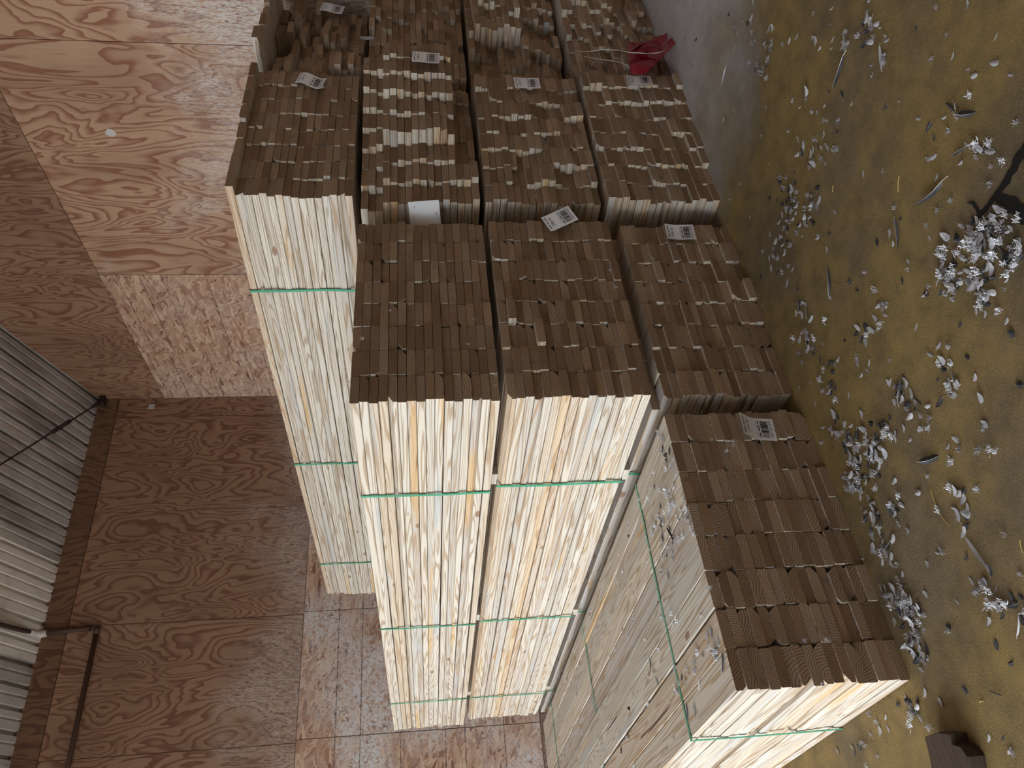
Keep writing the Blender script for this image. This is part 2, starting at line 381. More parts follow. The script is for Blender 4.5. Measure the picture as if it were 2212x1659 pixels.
# corrugated roof: sheets of five ribs each
ceil = empty('ceiling', CORNER, ang); tag(ceil, kind='structure')
def roof_me(w, n, slope_len, mat):
    prof = []; st = w / n
    for i in range(n):
        x = i * st
        prof += [(x, 0), (x + st * 0.34, 0), (x + st * 0.38, 0.012), (x + st * 0.44, 0.012), (x + st * 0.48, 0), (x + st * 0.74, 0), (x + st * 0.80, 0.040), (x + st * 0.92, 0.040), (x + st * 0.98, 0)]
    prof.append((w, 0))
    V = [(x, 0, -0.0 + h) for x, h in prof] + [(x, slope_len, h) for x, h in prof]
    m = len(prof); Fc = [(i, i + 1, m + i + 1, m + i) for i in range(m - 1)]
    return mesh('roof_sheet', V, Fc, [mat])
SL = (0.35 - RIDGE) * math.sqrt(1 + PITCH ** 2); th = math.atan(PITCH)
r1 = roof_me(1.06, 5, SL, MAT['metal']); r2 = roof_me(1.06, 5, SL, MAT['metal2'])
upale = [i for i in range(11)]
for i in range(11):
    u = -1.06 * (i + 1) + 0.0
    o = obj('roof_sheet', r2 if i == 2 else r1, ceil, (u, RIDGE, RISE(RIDGE) + 0.0), (-th, 0, 0))
    o = obj('roof_sheet', r1, ceil, (u, FRONT - 0.3, RISE(2 * RIDGE - FRONT + 0.3)), (math.atan2(RISE(RIDGE) - RISE(2 * RIDGE - FRONT + 0.3), RIDGE - FRONT + 0.3), 0, 0))

# ------------------------------------------------------------------ lumber packs
BW, BT, PW, PT, LM = 0.1372, 0.0362, 0.1405, 0.0382, 4.8
def board_me(k):
    r = random.Random(100 + k); c = 0.0032; hw, ht = BW / 2, BT / 2
    ch = [[c, c] for _ in range(4)]
    if k in (7, 8): ch[r.randrange(4)] = [0.030, 0.020]
    if k == 9: ch[0] = [0.022, 0.026]; ch[1] = [0.018, 0.012]
    if k == 6: ch[2] = [0.012, 0.014]
    pts = [(-hw + ch[0][0], -ht), (hw - ch[1][0], -ht), (hw, -ht + ch[1][1]), (hw, ht - ch[2][1]), (hw - ch[2][0], ht), (-hw + ch[3][0], ht), (-hw, ht - ch[3][1]), (-hw, -ht + ch[0][1])]
    bow = r.uniform(-0.004, 0.004); bx = r.uniform(-0.006, 0.006)
    V = []
    for y, s in ((0, 0), (LM * 0.5, 1), (LM, 0)): V += [(x + bx * s, y, z + bow * s) for x, z in pts]
    Fc, fm = [tuple(range(8))], [1]
    for j in range(2):
        for i in range(8): Fc.append((j * 8 + i, j * 8 + 8 + i, j * 8 + 8 + (i + 1) % 8, j * 8 + (i + 1) % 8)); fm.append(0)
    Fc.append(tuple(range(16, 24))[::-1]); fm.append(1)
    return mesh('board', V, Fc, [MAT['side'], MAT['end']], fm)
BOARDS = [board_me(k) for k in range(10)]

def text_vf(s, size, x, z, align='CENTER'):
    cu = bpy.data.curves.new('t', 'FONT'); cu.body = s; cu.size = size; cu.align_x = align; cu.resolution_u = 2
    ob = bpy.data.objects.new('t', cu); col.objects.link(ob)
    me = bpy.data.meshes.new_from_object(ob.evaluated_get(bpy.context.evaluated_depsgraph_get()))
    V = [(v.co.x + x, 0, v.co.y + z) for v in me.vertices]; Fc = [tuple(p.vertices) for p in me.polygons]
    bpy.data.objects.remove(ob); bpy.data.curves.remove(cu); bpy.data.meshes.remove(me)
    return V, Fc
def quad(x0, x1, z0, z1): return [(x0, 0, z0), (x1, 0, z0), (x1, 0, z1), (x0, 0, z1)], [(0, 1, 2, 3)]
def make_print():
    r = random.Random(5); P = [text_vf('10261224 3690', 0.0145, 0, -0.064)]
    x = -0.042
    while x < 0.042:
        wd = r.choice((0.0012, 0.0018, 0.003, 0.0042)); P.append(quad(x, min(x + wd, 0.043), -0.050, -0.018)); x += wd + r.choice((0.0014, 0.002, 0.0028))
    P.append(text_vf('2X6-16', 0.021, 0.0, 0.036))
    for i, (a, b, z) in enumerate(((-0.044, -0.012, 0.060), (-0.006, 0.012, 0.060), (0.018, 0.044, 0.060), (-0.044, -0.02, -0.012), (-0.012, 0.02, -0.012), (0.026, 0.044, -0.012), (-0.044, 0.04, -0.002))):
        P.append(quad(a, b, z, z + (0.0042 if i < 6 else 0.0012)))
    return joinvf(P)
PRINT = make_print()
def make_tag(parent, loc, bend, rot, cut=1.0):
    """paper pack tag .115 x .15 with its print, bent like the photo shows"""
    fn = bend
    nx, nz = 6, 8; V = []; Fc = []
    for j in range(nz + 1):
        for i in range(nx + 1):
            x, z = -0.0575 + 0.115 * i / nx, -0.076 + 0.152 * j / nz; V.append((x, fn(x, z), z))
    for j in range(nz):
        for i in range(nx): a = j * (nx + 1) + i; Fc.append((a, a + 1, a + nx + 2, a + nx + 1))
    t = obj('pack_tag', mesh('pack_tag', V, Fc, [MAT['paper']], smooth=True), parent, loc, rot)
    PV = [(x, fn(x, z) - 0.0012, z) for x, _, z in PRINT[0]]
    obj('tag_print', mesh('tag_print', PV, PRINT[1], [MAT['ink']]), t)
    return t

def strap_ring(W, H, y, r, wid=0.016, t=0.0018):
    """flat band around a pack cross section, sagging a little between boards"""
    e = 0.0008
    g = 0.0075
    pr = [(-g, -e), (W / 2, -e), (W + g, -e), (W + g, H / 2), (W + g, H + e)] + [(W * k / 6, H + e) for k in (5, 4, 3, 2, 1)] + [(-g, H + e), (-g - 0.001, H * 0.66), (-g - 0.001, H * 0.33)]
    n = len(pr); V = []; cx, cz = W / 2, H / 2
    for k, (x, z) in enumerate(pr):
        dy = r.uniform(-0.006, 0.006)
        ox = math.copysign(t, x - cx) if abs(x - cx) > W * 0.45 else 0; oz = math.copysign(t, z - cz) if abs(z - cz) > H * 0.45 else 0
        V += [(x, y + dy - wid / 2, z), (x, y + dy + wid / 2, z), (x + ox, y + dy + wid / 2, z + oz), (x + ox, y + dy - wid / 2, z + oz)]
    Fc = []
    for k in range(n):
        a, b = 4 * k, 4 * ((k + 1) % n)
        for i in range(4): Fc.append((a + i, a + (i + 1) % 4, b + (i + 1) % 4, b + i))
    return V, Fc

PACKS = {}
def pack(key, x0, y0, z0, L, label, off, seed, ncol=8, nrow=16, straps=(), rot=0.0):
    r = random.Random(seed); W, H = ncol * PW, nrow * PT
    root = empty('lumber_pack', (x0, y0, z0), rot); tag(root, label, 'lumber pack', 'strapped packs of pine boards')
    offs = {}
    for j in range(nrow):
        rowx = r.uniform(-0.003, 0.003)
        for i in range(ncol):
            k = r.choice((0, 1, 2, 3, 4, 5, 0, 1, 2, 3, 4, 5, 6, 6, 7, 8, 9))
            d = off(i, j, r); offs[i, j] = d
            b = obj('board', BOARDS[k], root)
            flip = r.random() < 0.5
            b.location = (PW * (i + 0.5) + rowx + r.uniform(-0.0035, 0.0035), d, PT * (j + 0.5) + r.uniform(-0.0005, 0.0005))
            b.rotation_euler = (0, math.pi if flip else 0, r.uniform(-0.0008, 0.0008))
            b.scale = (1, (L + r.uniform(-0.02, 0.02) - d * 0.5) / LM, 1)
    for y in straps:
        obj('strap', mesh('strap', *strap_ring(W, H, y, r), [MAT['strap']]), root)
    PACKS[key] = dict(root=root, offs=offs, x0=x0, y0=y0, z0=z0, W=W, H=H, L=L)
    return root

def nz2(i, j, s, a=0.35, b=0.6): return mn.noise(Vector((i * b + s * 7.3, j * a + s * 3.1, s * 1.7)))
def flush(amp=0.006, shear=0.0, coh=0.006, s=0):
    return lambda i, j, r: shear * i + r.uniform(-amp, amp) + coh * nz2(i, j, s)
# front single pack
pack('front', 0.715, 2.535, 0.0, 4.52, 'low strapped pack of pine boards standing alone, its top strewn with feathers', flush(0.006, 0.0, 0.008, 1), 1, straps=(0.57, 2.25, 3.92))
# three-high stack
def f_c2b(i, j, r):
    d = r.uniform(-0.010, 0.010) + 0.012 * nz2(i, j, 2) + (0.10 if j == 15 else 0)
    return d - (0.02 if (j <= 2 and 2 < i < 5) else 0)
pack('c2b', 1.950, 2.560, 0.0, 4.50, 'bottom pack of the three-high stack, uppermost row of boards set back', f_c2b, 2, straps=(0.6, 2.3, 3.95))
def f_c2m(i, j, r):
    d = r.uniform(-0.008, 0.008) + 0.02 * nz2(i, j, 3)
    if (i, j) in ((2, 11), (3, 14)): d -= 0.04
    return d
pack('c2m', 1.930, 2.520, 0.648, 4.58, 'middle pack of the three-high stack, between two other strapped packs', f_c2m, 3, straps=(0.68, 2.36, 3.96))
pack('c2t', 1.925, 2.515, 1.290, 4.72, 'top pack of the three-high stack, dark board ends with no paper tag', flush(0.008, 0.002, 0.012, 4), 4, straps=(0.73, 2.39, 3.96))
# four-high stack
def f_c3b(i, j, r): return -0.011 * i + r.uniform(-0.012, 0.012) + 0.03 * nz2(i, j, 5)
pack('c3b', 3.225, 2.520, 0.0, 4.7, 'bottom pack of the four-high stack next to the open floor', f_c3b, 5, straps=(0.68, 2.4, 4.0))
def f_c3m(i, j, r): return -0.008 * i + r.uniform(-0.012, 0.012) + 0.05 * nz2(i, j, 6, 0.3, 0.9)
pack('c3m', 3.220, 2.530, 0.648, 4.7, 'second pack from the floor in the four-high stack', f_c3m, 6, straps=(0.68, 2.4, 4.0))
def f_c3u(i, j, r):
    d = -0.028 * i + r.uniform(-0.012, 0.012) + 0.03 * nz2(i, j, 7)
    if i >= 3 and 3 <= j <= 12: d -= 0.05
    if j <= 2 and i > 1: d += 0.035 * i
    if j > 12: d += 0.05
    return d + 0.06
pack('c3u', 3.215, 2.470, 1.290, 4.75, 'third pack of the four-high stack, ragged board ends jutting out unevenly', f_c3u, 7, straps=(0.7, 2.42, 4.02))
def f_c3t(i, j, r):
    d = -0.002 * i + r.uniform(-0.009, 0.009) + 0.015 * nz2(i, j, 8)
    return d - (0.055 + 0.01 * nz2(i, 0, 3) if j == 15 else 0)
pack('c3t', 3.220, 2.500, 1.935, 4.78, 'topmost pack of the four-high stack, its upper row of boards overhanging', f_c3t, 8, straps=(0.65, 2.44, 4.1))
# stack by the wall
def f_c4b(i, j, r):
    d = -0.008 * i + r.uniform(-0.03, 0.03) + 0.07 * nz2(i, j, 9)
    if i == 0 and j < 9: d -= 0.03
    return d
pack('c4b', 4.480, 2.520, 0.0, 4.7, 'bottom pack of the stack by the plywood wall, red plastic hanging at its end', f_c4b, 9, straps=(0.7, 2.4))
def f_c4m(i, j, r):
    d = -0.004 * i + r.uniform(-0.02, 0.02) + 0.10 * nz2(i, j, 10, 0.22, 0.8)
    if i >= 3 and 7 <= j <= 14: d -= 0.10
    if i < 3 and j > 6: d += 0.05
    if j <= 6: d += 0.02 * (6 - j) * (1 if i < 2 else 0.4)
    return d + 0.03
pack('c4m', 4.475, 2.520, 0.648, 4.7, 'second pack from the floor in the stack by the plywood wall', f_c4m, 10, straps=(0.7, 2.4))
def f_c4u(i, j, r): return -0.002 * i + r.uniform(-0.022, 0.022) + 0.03 * nz2(i, j, 11) + 0.02
pack('c4u', 4.475, 2.560, 1.290, 4.7, 'third pack from the floor in the stack by the plywood wall', f_c4u, 11, straps=(0.7, 2.4))
def f_c4t(i, j, r):
    d = 0.10 + r.uniform(-0.06, 0.06) + 0.12 * nz2(i, j, 12) + 0.012 * i
    if j == 15: d = -0.13 + 0.02 * r.uniform(-1, 1) + 0.03 * nz2(i, 1, 4)
    if j == 14 and i < 4: d += 0.1
    if i == 0: d -= 0.08
    return d
pack('c4t', 4.470, 2.540, 1.935, 4.6, 'topmost pack of the stack by the plywood wall, top row jutting far out', f_c4t, 12, straps=(0.7, 2.4))

# spacers that the upper packs rest on
for ck, zt, x0, lab in (('c2', 0.613, 1.93, 'three-high stack'), ('c3', 0.613, 3.22, 'four-high stack'), ('c4', 0.613, 4.475, 'stack by the plywood wall')):
    gaps = [(0.6112, 0.648), (0.648 + 0.6112, 1.290)] + ([(1.290 + 0.6112, 1.935)] if ck != 'c2' else [])
    names = ('lowest', 'second', 'third')
    for gi, (a, b) in enumerate(gaps):
        for y in (3.18, 4.88, 6.45):
            o = obj('spacer_board', mesh('spacer_board', *box(0.02, 1.10, -0.044, 0.044, 0, b - a), [MAT['side']]), None, (x0, y, a))
            tag(o, 'spacer board in the %s gap of the %s' % (names[gi], lab), 'spacer board', 'spacer boards between packs of the ' + lab + ' ' + names[gi] + ' gap')

def front_y(key, x, z):
    p = PACKS[key]; i = max(0, min(7, int((x - p['x0']) / PW))); j = max(0, min(15, int((z - p['z0']) / PT)))
    best = 9
    for a in (-1, 0, 1):
        for b in (-2, -1, 0, 1, 2):
            if (i + a, j + b) in p['offs']: best = min(best, p['offs'][i + a, j + b])
    return p['y0'] + best
def place_tag(key, px, py, bend, rot=(0, 0, 0)):
    p = PACKS[key]; y = p['y0'] - 0.01
    for _ in range(3):
        h = hit(px, py, 1, y); y = front_y(key, h.x, h.z) - 0.006
    h = hit(px, py, 1, y); return make_tag(p['root'], h - Vector((p['x0'], p['y0'], p['z0'])), bend, rot)
wave = lambda a, b, s: (lambda x, z: a * math.sin(z * 38 + s) - abs(a) + b * math.sin(x * 45 + s * 2) - abs(b))
place_tag('front', 1634, 928, lambda x, z: -0.004 - (max(0, z - 0.01) * 0.55), (0, 0.10, 0.05))
place_tag('c2b', 1469, 503, wave(0.003, 0.002, 1.0), (0, 0.05, 0))
place_tag('c2m', 1207, 481, lambda x, z: -0.01 + (-0.25 * (0.06 - z) if z < 0.06 else 0), (0.0, -0.35, 0))
place_tag('c3b', 1381, 175, wave(0.003, 0.001, 0.4), (0, 0.06, 0.05))
place_tag('c3m', 1138, 180, wave(0.002, 0.001, 2), (0, -0.02, 0))
place_tag('c3t', 672, 176, lambda x, z: -0.006 - 0.012 * math.sin(z * 36), (0, 0.22, 0))
place_tag('c3u', 920, 125, wave(0.002, 0.001, 3), (0, 0.05, 0))
place_tag('c4t', 718, 19, lambda x, z: -0.004 - 0.006 * math.sin(z * 30), (0, 0.16, 0))
place_tag('c4u', 793, 83, wave(0.002, 0.001, 1), (0, 0.0, 0.75)).scale = (0.62, 0.62, 0.62)
# blank paper stapled to the side of the ragged pack
def paper():
    n = 10; V = []; Fc = []
    for j in range(n + 1):
        for i in range(n + 1):
            y, z = -0.078 + 0.156 * i / n, -0.078 + 0.156 * j / n
            V.append((-0.006 - 0.006 * abs(mn.noise(Vector((y * 16, z * 22, 1.3)))), y, z))
    for j in range(n):
        for i in range(n): a = j * (n + 1) + i; Fc.append((a, a + 1, a + n + 2, a + n + 1))
    p = PACKS['c3u']; h = hit(918, 468, 0, 3.145)
    o = obj('paper_sheet', mesh('paper_sheet', V, Fc, [MAT['paper']], smooth=True), p['root'], h - Vector((p['x0'], p['y0'], p['z0'])), (-0.08, 0, 0.72))
    o['label'] = 'blank white square of paper stapled to the side'
    for y, z in ((-0.05, 0.05), (0.05, 0.055), (0.055, -0.03), (-0.01, -0.06)):
        obj('staple', mesh('staple', *box(-0.0135, -0.0115, y - 0.006, y + 0.006, z - 0.001, z + 0.001), [MAT['ink']]), o, (0, 0, 0))
paper()

# ------------------------------------------------------------------ fittings under the roof
def roofpt(x, y, dz=0.0):
    n = Vector((0, PITCH, 1)).normalized(); n = (dA * n.y + Vector((0, 0, n.z))).normalized()
    return hitp(x, y, B(0, 0, EAVE - dz), n)
a = B(-0.10, -0.10, EAVE - 0.06); b = roofpt(-60, 1042, 0.08); d = (b - a); ks = 2.2
e = empty('brace_rod', a); tag(e, 'thin dark steel brace rod with turnbuckle running under the corrugated roof from the corner', 'brace rod')
obj('rod', mesh('rod', *tube([(0, 0, 0), d * ks], 0.011, 6), [MAT['rod']]), e)
ta = d * 0.36; dd = d.normalized(); sd_ = dd.cross(Vector((0, 0, 1))).normalized() * 0.02
obj('turnbuckle', mesh('turnbuckle', *joinvf([tube([ta - dd * 0.13 + sd_, ta + dd * 0.13 + sd_], 0.007, 6), tube([ta - dd * 0.13 - sd_, ta + dd * 0.13 - sd_], 0.007, 6),
    tube([ta - dd * 0.15, ta - dd * 0.11], 0.026, 8), tube([ta + dd * 0.11, ta + dd * 0.15], 0.026, 8)]), [MAT['rod']]), e)
obj('anchor_bracket', mesh('anchor_bracket', *joinvf([box(-0.025, 0.085, -0.015, 0.085, -0.03, 0.03), tube([dd * 0.02, dd * 0.16], 0.024, 6)]), [MAT['rod']]), e)
# pipe: along the roof, down the back wall, then along it
off = dA * -0.045
p1 = onB(83, 1372) + off; p2 = onB(214, 1358) + off; p3 = onB(150, 1659) + off; p3 = p2 + (p3 - p2) * 1.9
p0 = roofpt(0, 1349, 0.06); p00 = p1 + (p0 - p1) * 4.5
e = empty('conduit_pipe', p1); tag(e, 'dark conduit pipe that drops from the roof and elbows along the back wall', 'pipe')
obj('pipe_run', mesh('pipe_run', *tube([p00 - p1, (0, 0, 0)], 0.024, 8), [MAT['pipe']], smooth=True), e)
obj('pipe_drop', mesh('pipe_drop', *tube([(0, 0, 0), p2 - p1], 0.026, 8), [MAT['pipe']], smooth=True), e)
obj('pipe_run', mesh('pipe_run', *tube([p2 - p1, p3 - p1], 0.026, 8), [MAT['pipe']], smooth=True), e)
obj('elbow', mesh('elbow', *tube([(p2 - p1) + Vector((0, 0, 0.07)), (p2 - p1) + Vector((0, 0, 0.0)), (p2 - p1) + (p3 - p2).normalized() * 0.07], 0.036, 8), [MAT['pipe']], smooth=True), e)
q = (p00 - p1).normalized()
obj('white_coupling', mesh('white_coupling', *tube([q * 0.12, q * 0.05, Vector((0, 0, 0)), Vector((0, 0, -0.05)), Vector((0, 0, -0.1))], [0.034, 0.042, 0.045, 0.042, 0.034], 10), [MAT['white']], smooth=True), e)
h = onB(328, 880) - dA * 0.016
o = obj('paper_scrap', mesh('paper_scrap', *box(-0.035, 0.035, -0.002, 0.0, -0.035, 0.035), [MAT['white']]), None, h, (0, 0, ang)); tag(o, 'tiny white paper scrap stuck high on the back wall by the corner', 'paper scrap')
h = onA(240, 285) - dB * 0.013
V, Fc = [], []
for k in range(9):
    a_ = 2 * math.pi * k / 9; rr = 0.035 + 0.02 * R.random(); V.append((-0.001, rr * math.cos(a_), rr * math.sin(a_)))
V.append((-0.012, 0, 0)); Fc = [(k, (k + 1) % 9, 9) for k in range(9)] + [tuple(range(9))[::-1]]
o = obj('dried_splat', mesh('dried_splat', V, Fc, [MAT['white']]), None, h, (0, 0, ang)); tag(o, 'small white dried splat on the plywood of the right wall', 'splat')

# ------------------------------------------------------------------ floor details
def fp(x, y, z=0.0): return hit(x, y, 2, z)
inv = Matrix.Rotation(-ang, 3, 'Z')
def strip(pts, wd, seed, z=0.002):
    r = random.Random(seed); P = [fp(*p) for p in pts]; L_, R_ = [], []
    fine = []
    for a_, b_ in zip(P[:-1], P[1:]):
        for t in range(6): fine.append(a_.lerp(b_, t / 6))
    fine.append(P[-1]); n = len(fine); V = []
    for k, p in enumerate(fine):
        t = (fine[min(k + 1, n - 1)] - fine[max(k - 1, 0)]).normalized(); s = Vector((-t.y, t.x, 0))
        w_ = wd(k / (n - 1)); V += [p + s * w_ * r.uniform(0.7, 1.3) + Vector((0, 0, z)), p - s * w_ * r.uniform(0.7, 1.3) + Vector((0, 0, z))]
    return [inv @ (v - CORNER) for v in V], [(2 * k, 2 * k + 1, 2 * k + 3, 2 * k + 2) for k in range(n - 1)]
obj('tar_filled_crack', mesh('tar_filled_crack', *joinvf([strip([(2250, 280), (2212, 325), (2170, 400), (2130, 452), (2095, 485)], lambda t: 0.020 * (1 - 0.7 * t), 1),
    strip([(2150, 425), (2178, 438), (2215, 462), (2260, 480)], lambda t: 0.010 + 0.022 * t, 2, 0.0022), strip([(2118, 462), (2105, 440), (2090, 436)], lambda t: 0.007 * (1 - t) + 0.001, 3, 0.0024)]), [MAT['tar']]), fl)

# weathered block near the lumber
def block():
    pts = [fp(*p) for p in ((2030, 1588), (2060, 1578), (2088, 1582), (2094, 1604), (2112, 1610), (2128, 1632), (2134, 1668), (2150, 1740), (2060, 1740), (2042, 1640))]
    c = sum(pts, Vector()) / len(pts); n = len(pts); V, Fc = [], []
    for z, s in ((0.0, 1.0), (0.010, 1.01), (0.045, 1.0), (0.055, 0.95)):
        V += [((p.x - c.x) * s, (p.y - c.y) * s, z + 0.004 * mn.noise(p * 30)) for p in pts]
    for j in range(3):
        for i in range(n): Fc.append((j * n + i, j * n + (i + 1) % n, (j + 1) * n + (i + 1) % n, (j + 1) * n + i))
    Fc += [tuple(range(n))[::-1], tuple(range(3 * n, 4 * n))]
    o = obj('wood_block', mesh('wood_block', V, Fc, [MAT['log']]), None, (c.x, c.y, 0)); tag(o, 'dark broken block of weathered wood lying on the floor beside the low pack', 'wood block')
block()

# red plastic and its string
def red():
    yb = 2.395
    out = [(1357, 92), (1376, 91), (1397, 90), (1418, 80), (1440, 70), (1443, 84), (1430, 98), (1422, 106), (1440, 90), (1458, 76), (1469, 85), (1455, 100), (1438, 116), (1420, 133), (1404, 150), (1392, 158), (1376, 159), (1362, 157), (1358, 140), (1356, 116)]
    dep = [0, .01, -.01, -.02, -.03, -.05, -.02, .01, -.05, -.07, -.06, -.08, -.07, -.06, -.04, -.02, 0, 0, -.015, -.01]
    inn = [(1394, 141, .02), (1375, 115, -.035), (1400, 112, -.015), (1415, 104, -.035), (1376, 138, -.04), (1408, 126, -.05), (1388, 126, -.02), (1420, 118, -.02), (1432, 104, -.05), (1376, 101, -.03), (1398, 99, -.03)]
    bm = bmesh.new(); vs_ = []
    for (x, y), d_ in zip(out, dep): vs_.append(bm.verts.new(hit(x, y, 1, yb + d_)))
    ed = [bm.edges.new((vs_[i], vs_[(i + 1) % len(vs_)])) for i in range(len(vs_))]
    bmesh.ops.triangle_fill(bm, edges=ed, use_beauty=True)
    for x, y, d_ in inn:
        p = hit(x, y, 1, yb + d_)
        best, bd = None, 9
        for f in bm.faces:
            c = f.calc_center_median(); dist = math.hypot(c.x - p.x, c.z - p.z)
            if dist < bd: best, bd = f, dist
        rr = bmesh.ops.poke(bm, faces=[best]); rr['verts'][0].co = p
    bmesh.ops.beautify_fill(bm, faces=bm.faces[:], edges=bm.edges[:])
    bmesh.ops.subdivide_edges(bm, edges=bm.edges[:], cuts=2, use_grid_fill=True)
    for v in bm.verts: v.co.y += 0.010 * mn.noise(v.co * 30) ; v.co.z = max(v.co.z, 0.003)
    c = Vector((4.45, 2.38, 0))
    for v in bm.verts: v.co -= c
    me = bpy.data.meshes.new('sheet'); bm.to_mesh(me); bm.free(); me.materials.append(MAT['red'])
    e = empty('red_flag', c); tag(e, 'crumpled red plastic flag hanging on a white string before the stacked board ends', 'plastic flag')
    obj('plastic_sheet', me, e)
    st = [(1252, 112, 2.50), (1275, 111, 2.42), (1300, 107, 2.40), (1335, 108, 2.39), (1358, 113, 2.345), (1390, 115, 2.335), (1415, 115, 2.33), (1440, 110, 2.335)]
    obj('string', mesh('string', *tube([hit(x, y, 1, yy) - c for x, y, yy in st], 0.0022, 5), [MAT['string']]), e)
    st = [(1262, 122, 2.50), (1290, 127, 2.44), (1320, 131, 2.42), (1340, 135, 2.45), (1356, 142, 2.39)]
    obj('string', mesh('string', *tube([hit(x, y, 1, yy) - c for x, y, yy in st], 0.0018, 5), [MAT['string']]), e)
red()

# ------------------------------------------------------------------ feathers
def feather_me(name, kind, k):
    """unit-length feather along +x lying on z=0: vane with curved camber plus quill"""
    r = random.Random(k * 13 + 5); V, Fc, fm = [], [], []
    if kind == 'tuft':
        for b in range(26):
            an = r.uniform(0, 2 * math.pi); ln = r.uniform(0.14, 0.42); w_ = r.uniform(0.012, 0.032); up = r.uniform(0.03, 0.30)
            dx, dy = math.cos(an), math.sin(an); n = len(V); cu = r.uniform(-0.5, 0.5)
            cx = 0.5 + r.gauss(0, 0.16); cy = r.gauss(0, 0.11)
            ex, ey = math.cos(an + cu), math.sin(an + cu)
            mx, my = cx + dx * ln * .55, cy + dy * ln * .55
            V += [(cx - dy * w_, cy + dx * w_, 0.02), (cx + dy * w_, cy - dx * w_, 0.02), (mx + ey * w_ * 1.4, my - ex * w_ * 1.4, up), (mx - ey * w_ * 1.4, my + ex * w_ * 1.4, up),
                  (mx + ex * ln * .5, my + ey * ln * .5, up * r.uniform(0.2, 1.0))]
            Fc += [(n, n + 1, n + 2, n + 3), (n + 3, n + 2, n + 4)]; fm += [0, 0]
    else:
        wd = {'small': r.uniform(0.38, 0.58), 'long': r.uniform(0.10, 0.14), 'broad': 0.24}[kind]
        seg = 6; curl = r.uniform(0.05, 0.22) if kind == 'small' else r.uniform(0.02, 0.08); bend = r.uniform(-0.18, 0.18)
        q0 = 0.16
        for i in range(seg + 1):
            t = i / seg; x = q0 + (1 - q0) * t
            pr = (math.sin(math.pi * min(1, t * 0.88 + 0.08)) ** 0.6) * (1 if t < 0.97 else 0.45)
            zc = 0.03 + curl * (t - 0.4) ** 2 * 2; yc = bend * t * t
            j1, j2 = r.uniform(0.85, 1.1), r.uniform(0.85, 1.1)
            V += [(x - 0.05 * pr, yc + wd * 0.5 * pr * j1, zc - (0.05 if kind == 'small' else 0.025) * pr + (0.04 if kind == 'small' else 0)), (x, yc, zc + (0.07 if kind == 'small' else 0.03) * pr), (x - 0.05 * pr, yc - wd * (0.5 if kind == 'small' else 0.36) * pr * j2, zc - 0.02 * pr)]
        for i in range(seg):
            a_ = 3 * i; Fc += [(a_, a_ + 1, a_ + 4, a_ + 3), (a_ + 1, a_ + 2, a_ + 5, a_ + 4)]; fm += [0, 0]
        n = len(V); qv, qf = tube([(0, 0, 0.02)] + [(V[3 * i + 1][0], V[3 * i + 1][1], V[3 * i + 1][2] + 0.006) for i in (0, 2, 4, 6)], ([0.010, 0.011, 0.008, 0.005, 0.002] if kind == 'small' else [0.007, 0.007, 0.005, 0.003, 0.002]), 3, False)
        V += [tuple(p) for p in qv]; Fc += [tuple(i + n for i in f) for f in qf]; fm += [1] * len(qf)
        if kind == 'small':                                           # downy barbs at the base
            for b in range(6):
                an = r.choice((-1, 1)) * r.uniform(0.5, 1.6); ln = r.uniform(0.12, 0.26); n = len(V); x = q0 + r.uniform(0, 0.2)
                dx, dy = math.cos(an), math.sin(an)
                V += [(x, 0, 0.04), (x + 0.06, 0, 0.05), (x + dx * ln, dy * ln, 0.05 + r.uniform(0, 0.15))]; Fc.append((n, n + 1, n + 2)); fm.append(0)
    dark = name.startswith('dark')
    return mesh(name, V, Fc, [MAT['f_d'] if dark else MAT['f_t'] if kind == 'tuft' else MAT['f_w'], MAT['shaft']], fm, smooth=(kind == 'small'))
SMALL = [feather_me('pale_feather', 'small', k) for k in range(6)]
TUFT = [feather_me('down_tuft', 'tuft', k) for k in range(5)]
DSML = [feather_me('dark_feather', 'small', 20 + k) for k in range(3)]
LONG = [feather_me('dark_long', 'long', 40 + k) for k in range(3)]
LPAL = [feather_me('pale_long', 'long', 50 + k) for k in range(2)]
BROAD = [feather_me('dark_broad', 'broad', 60 + k) for k in range(2)]

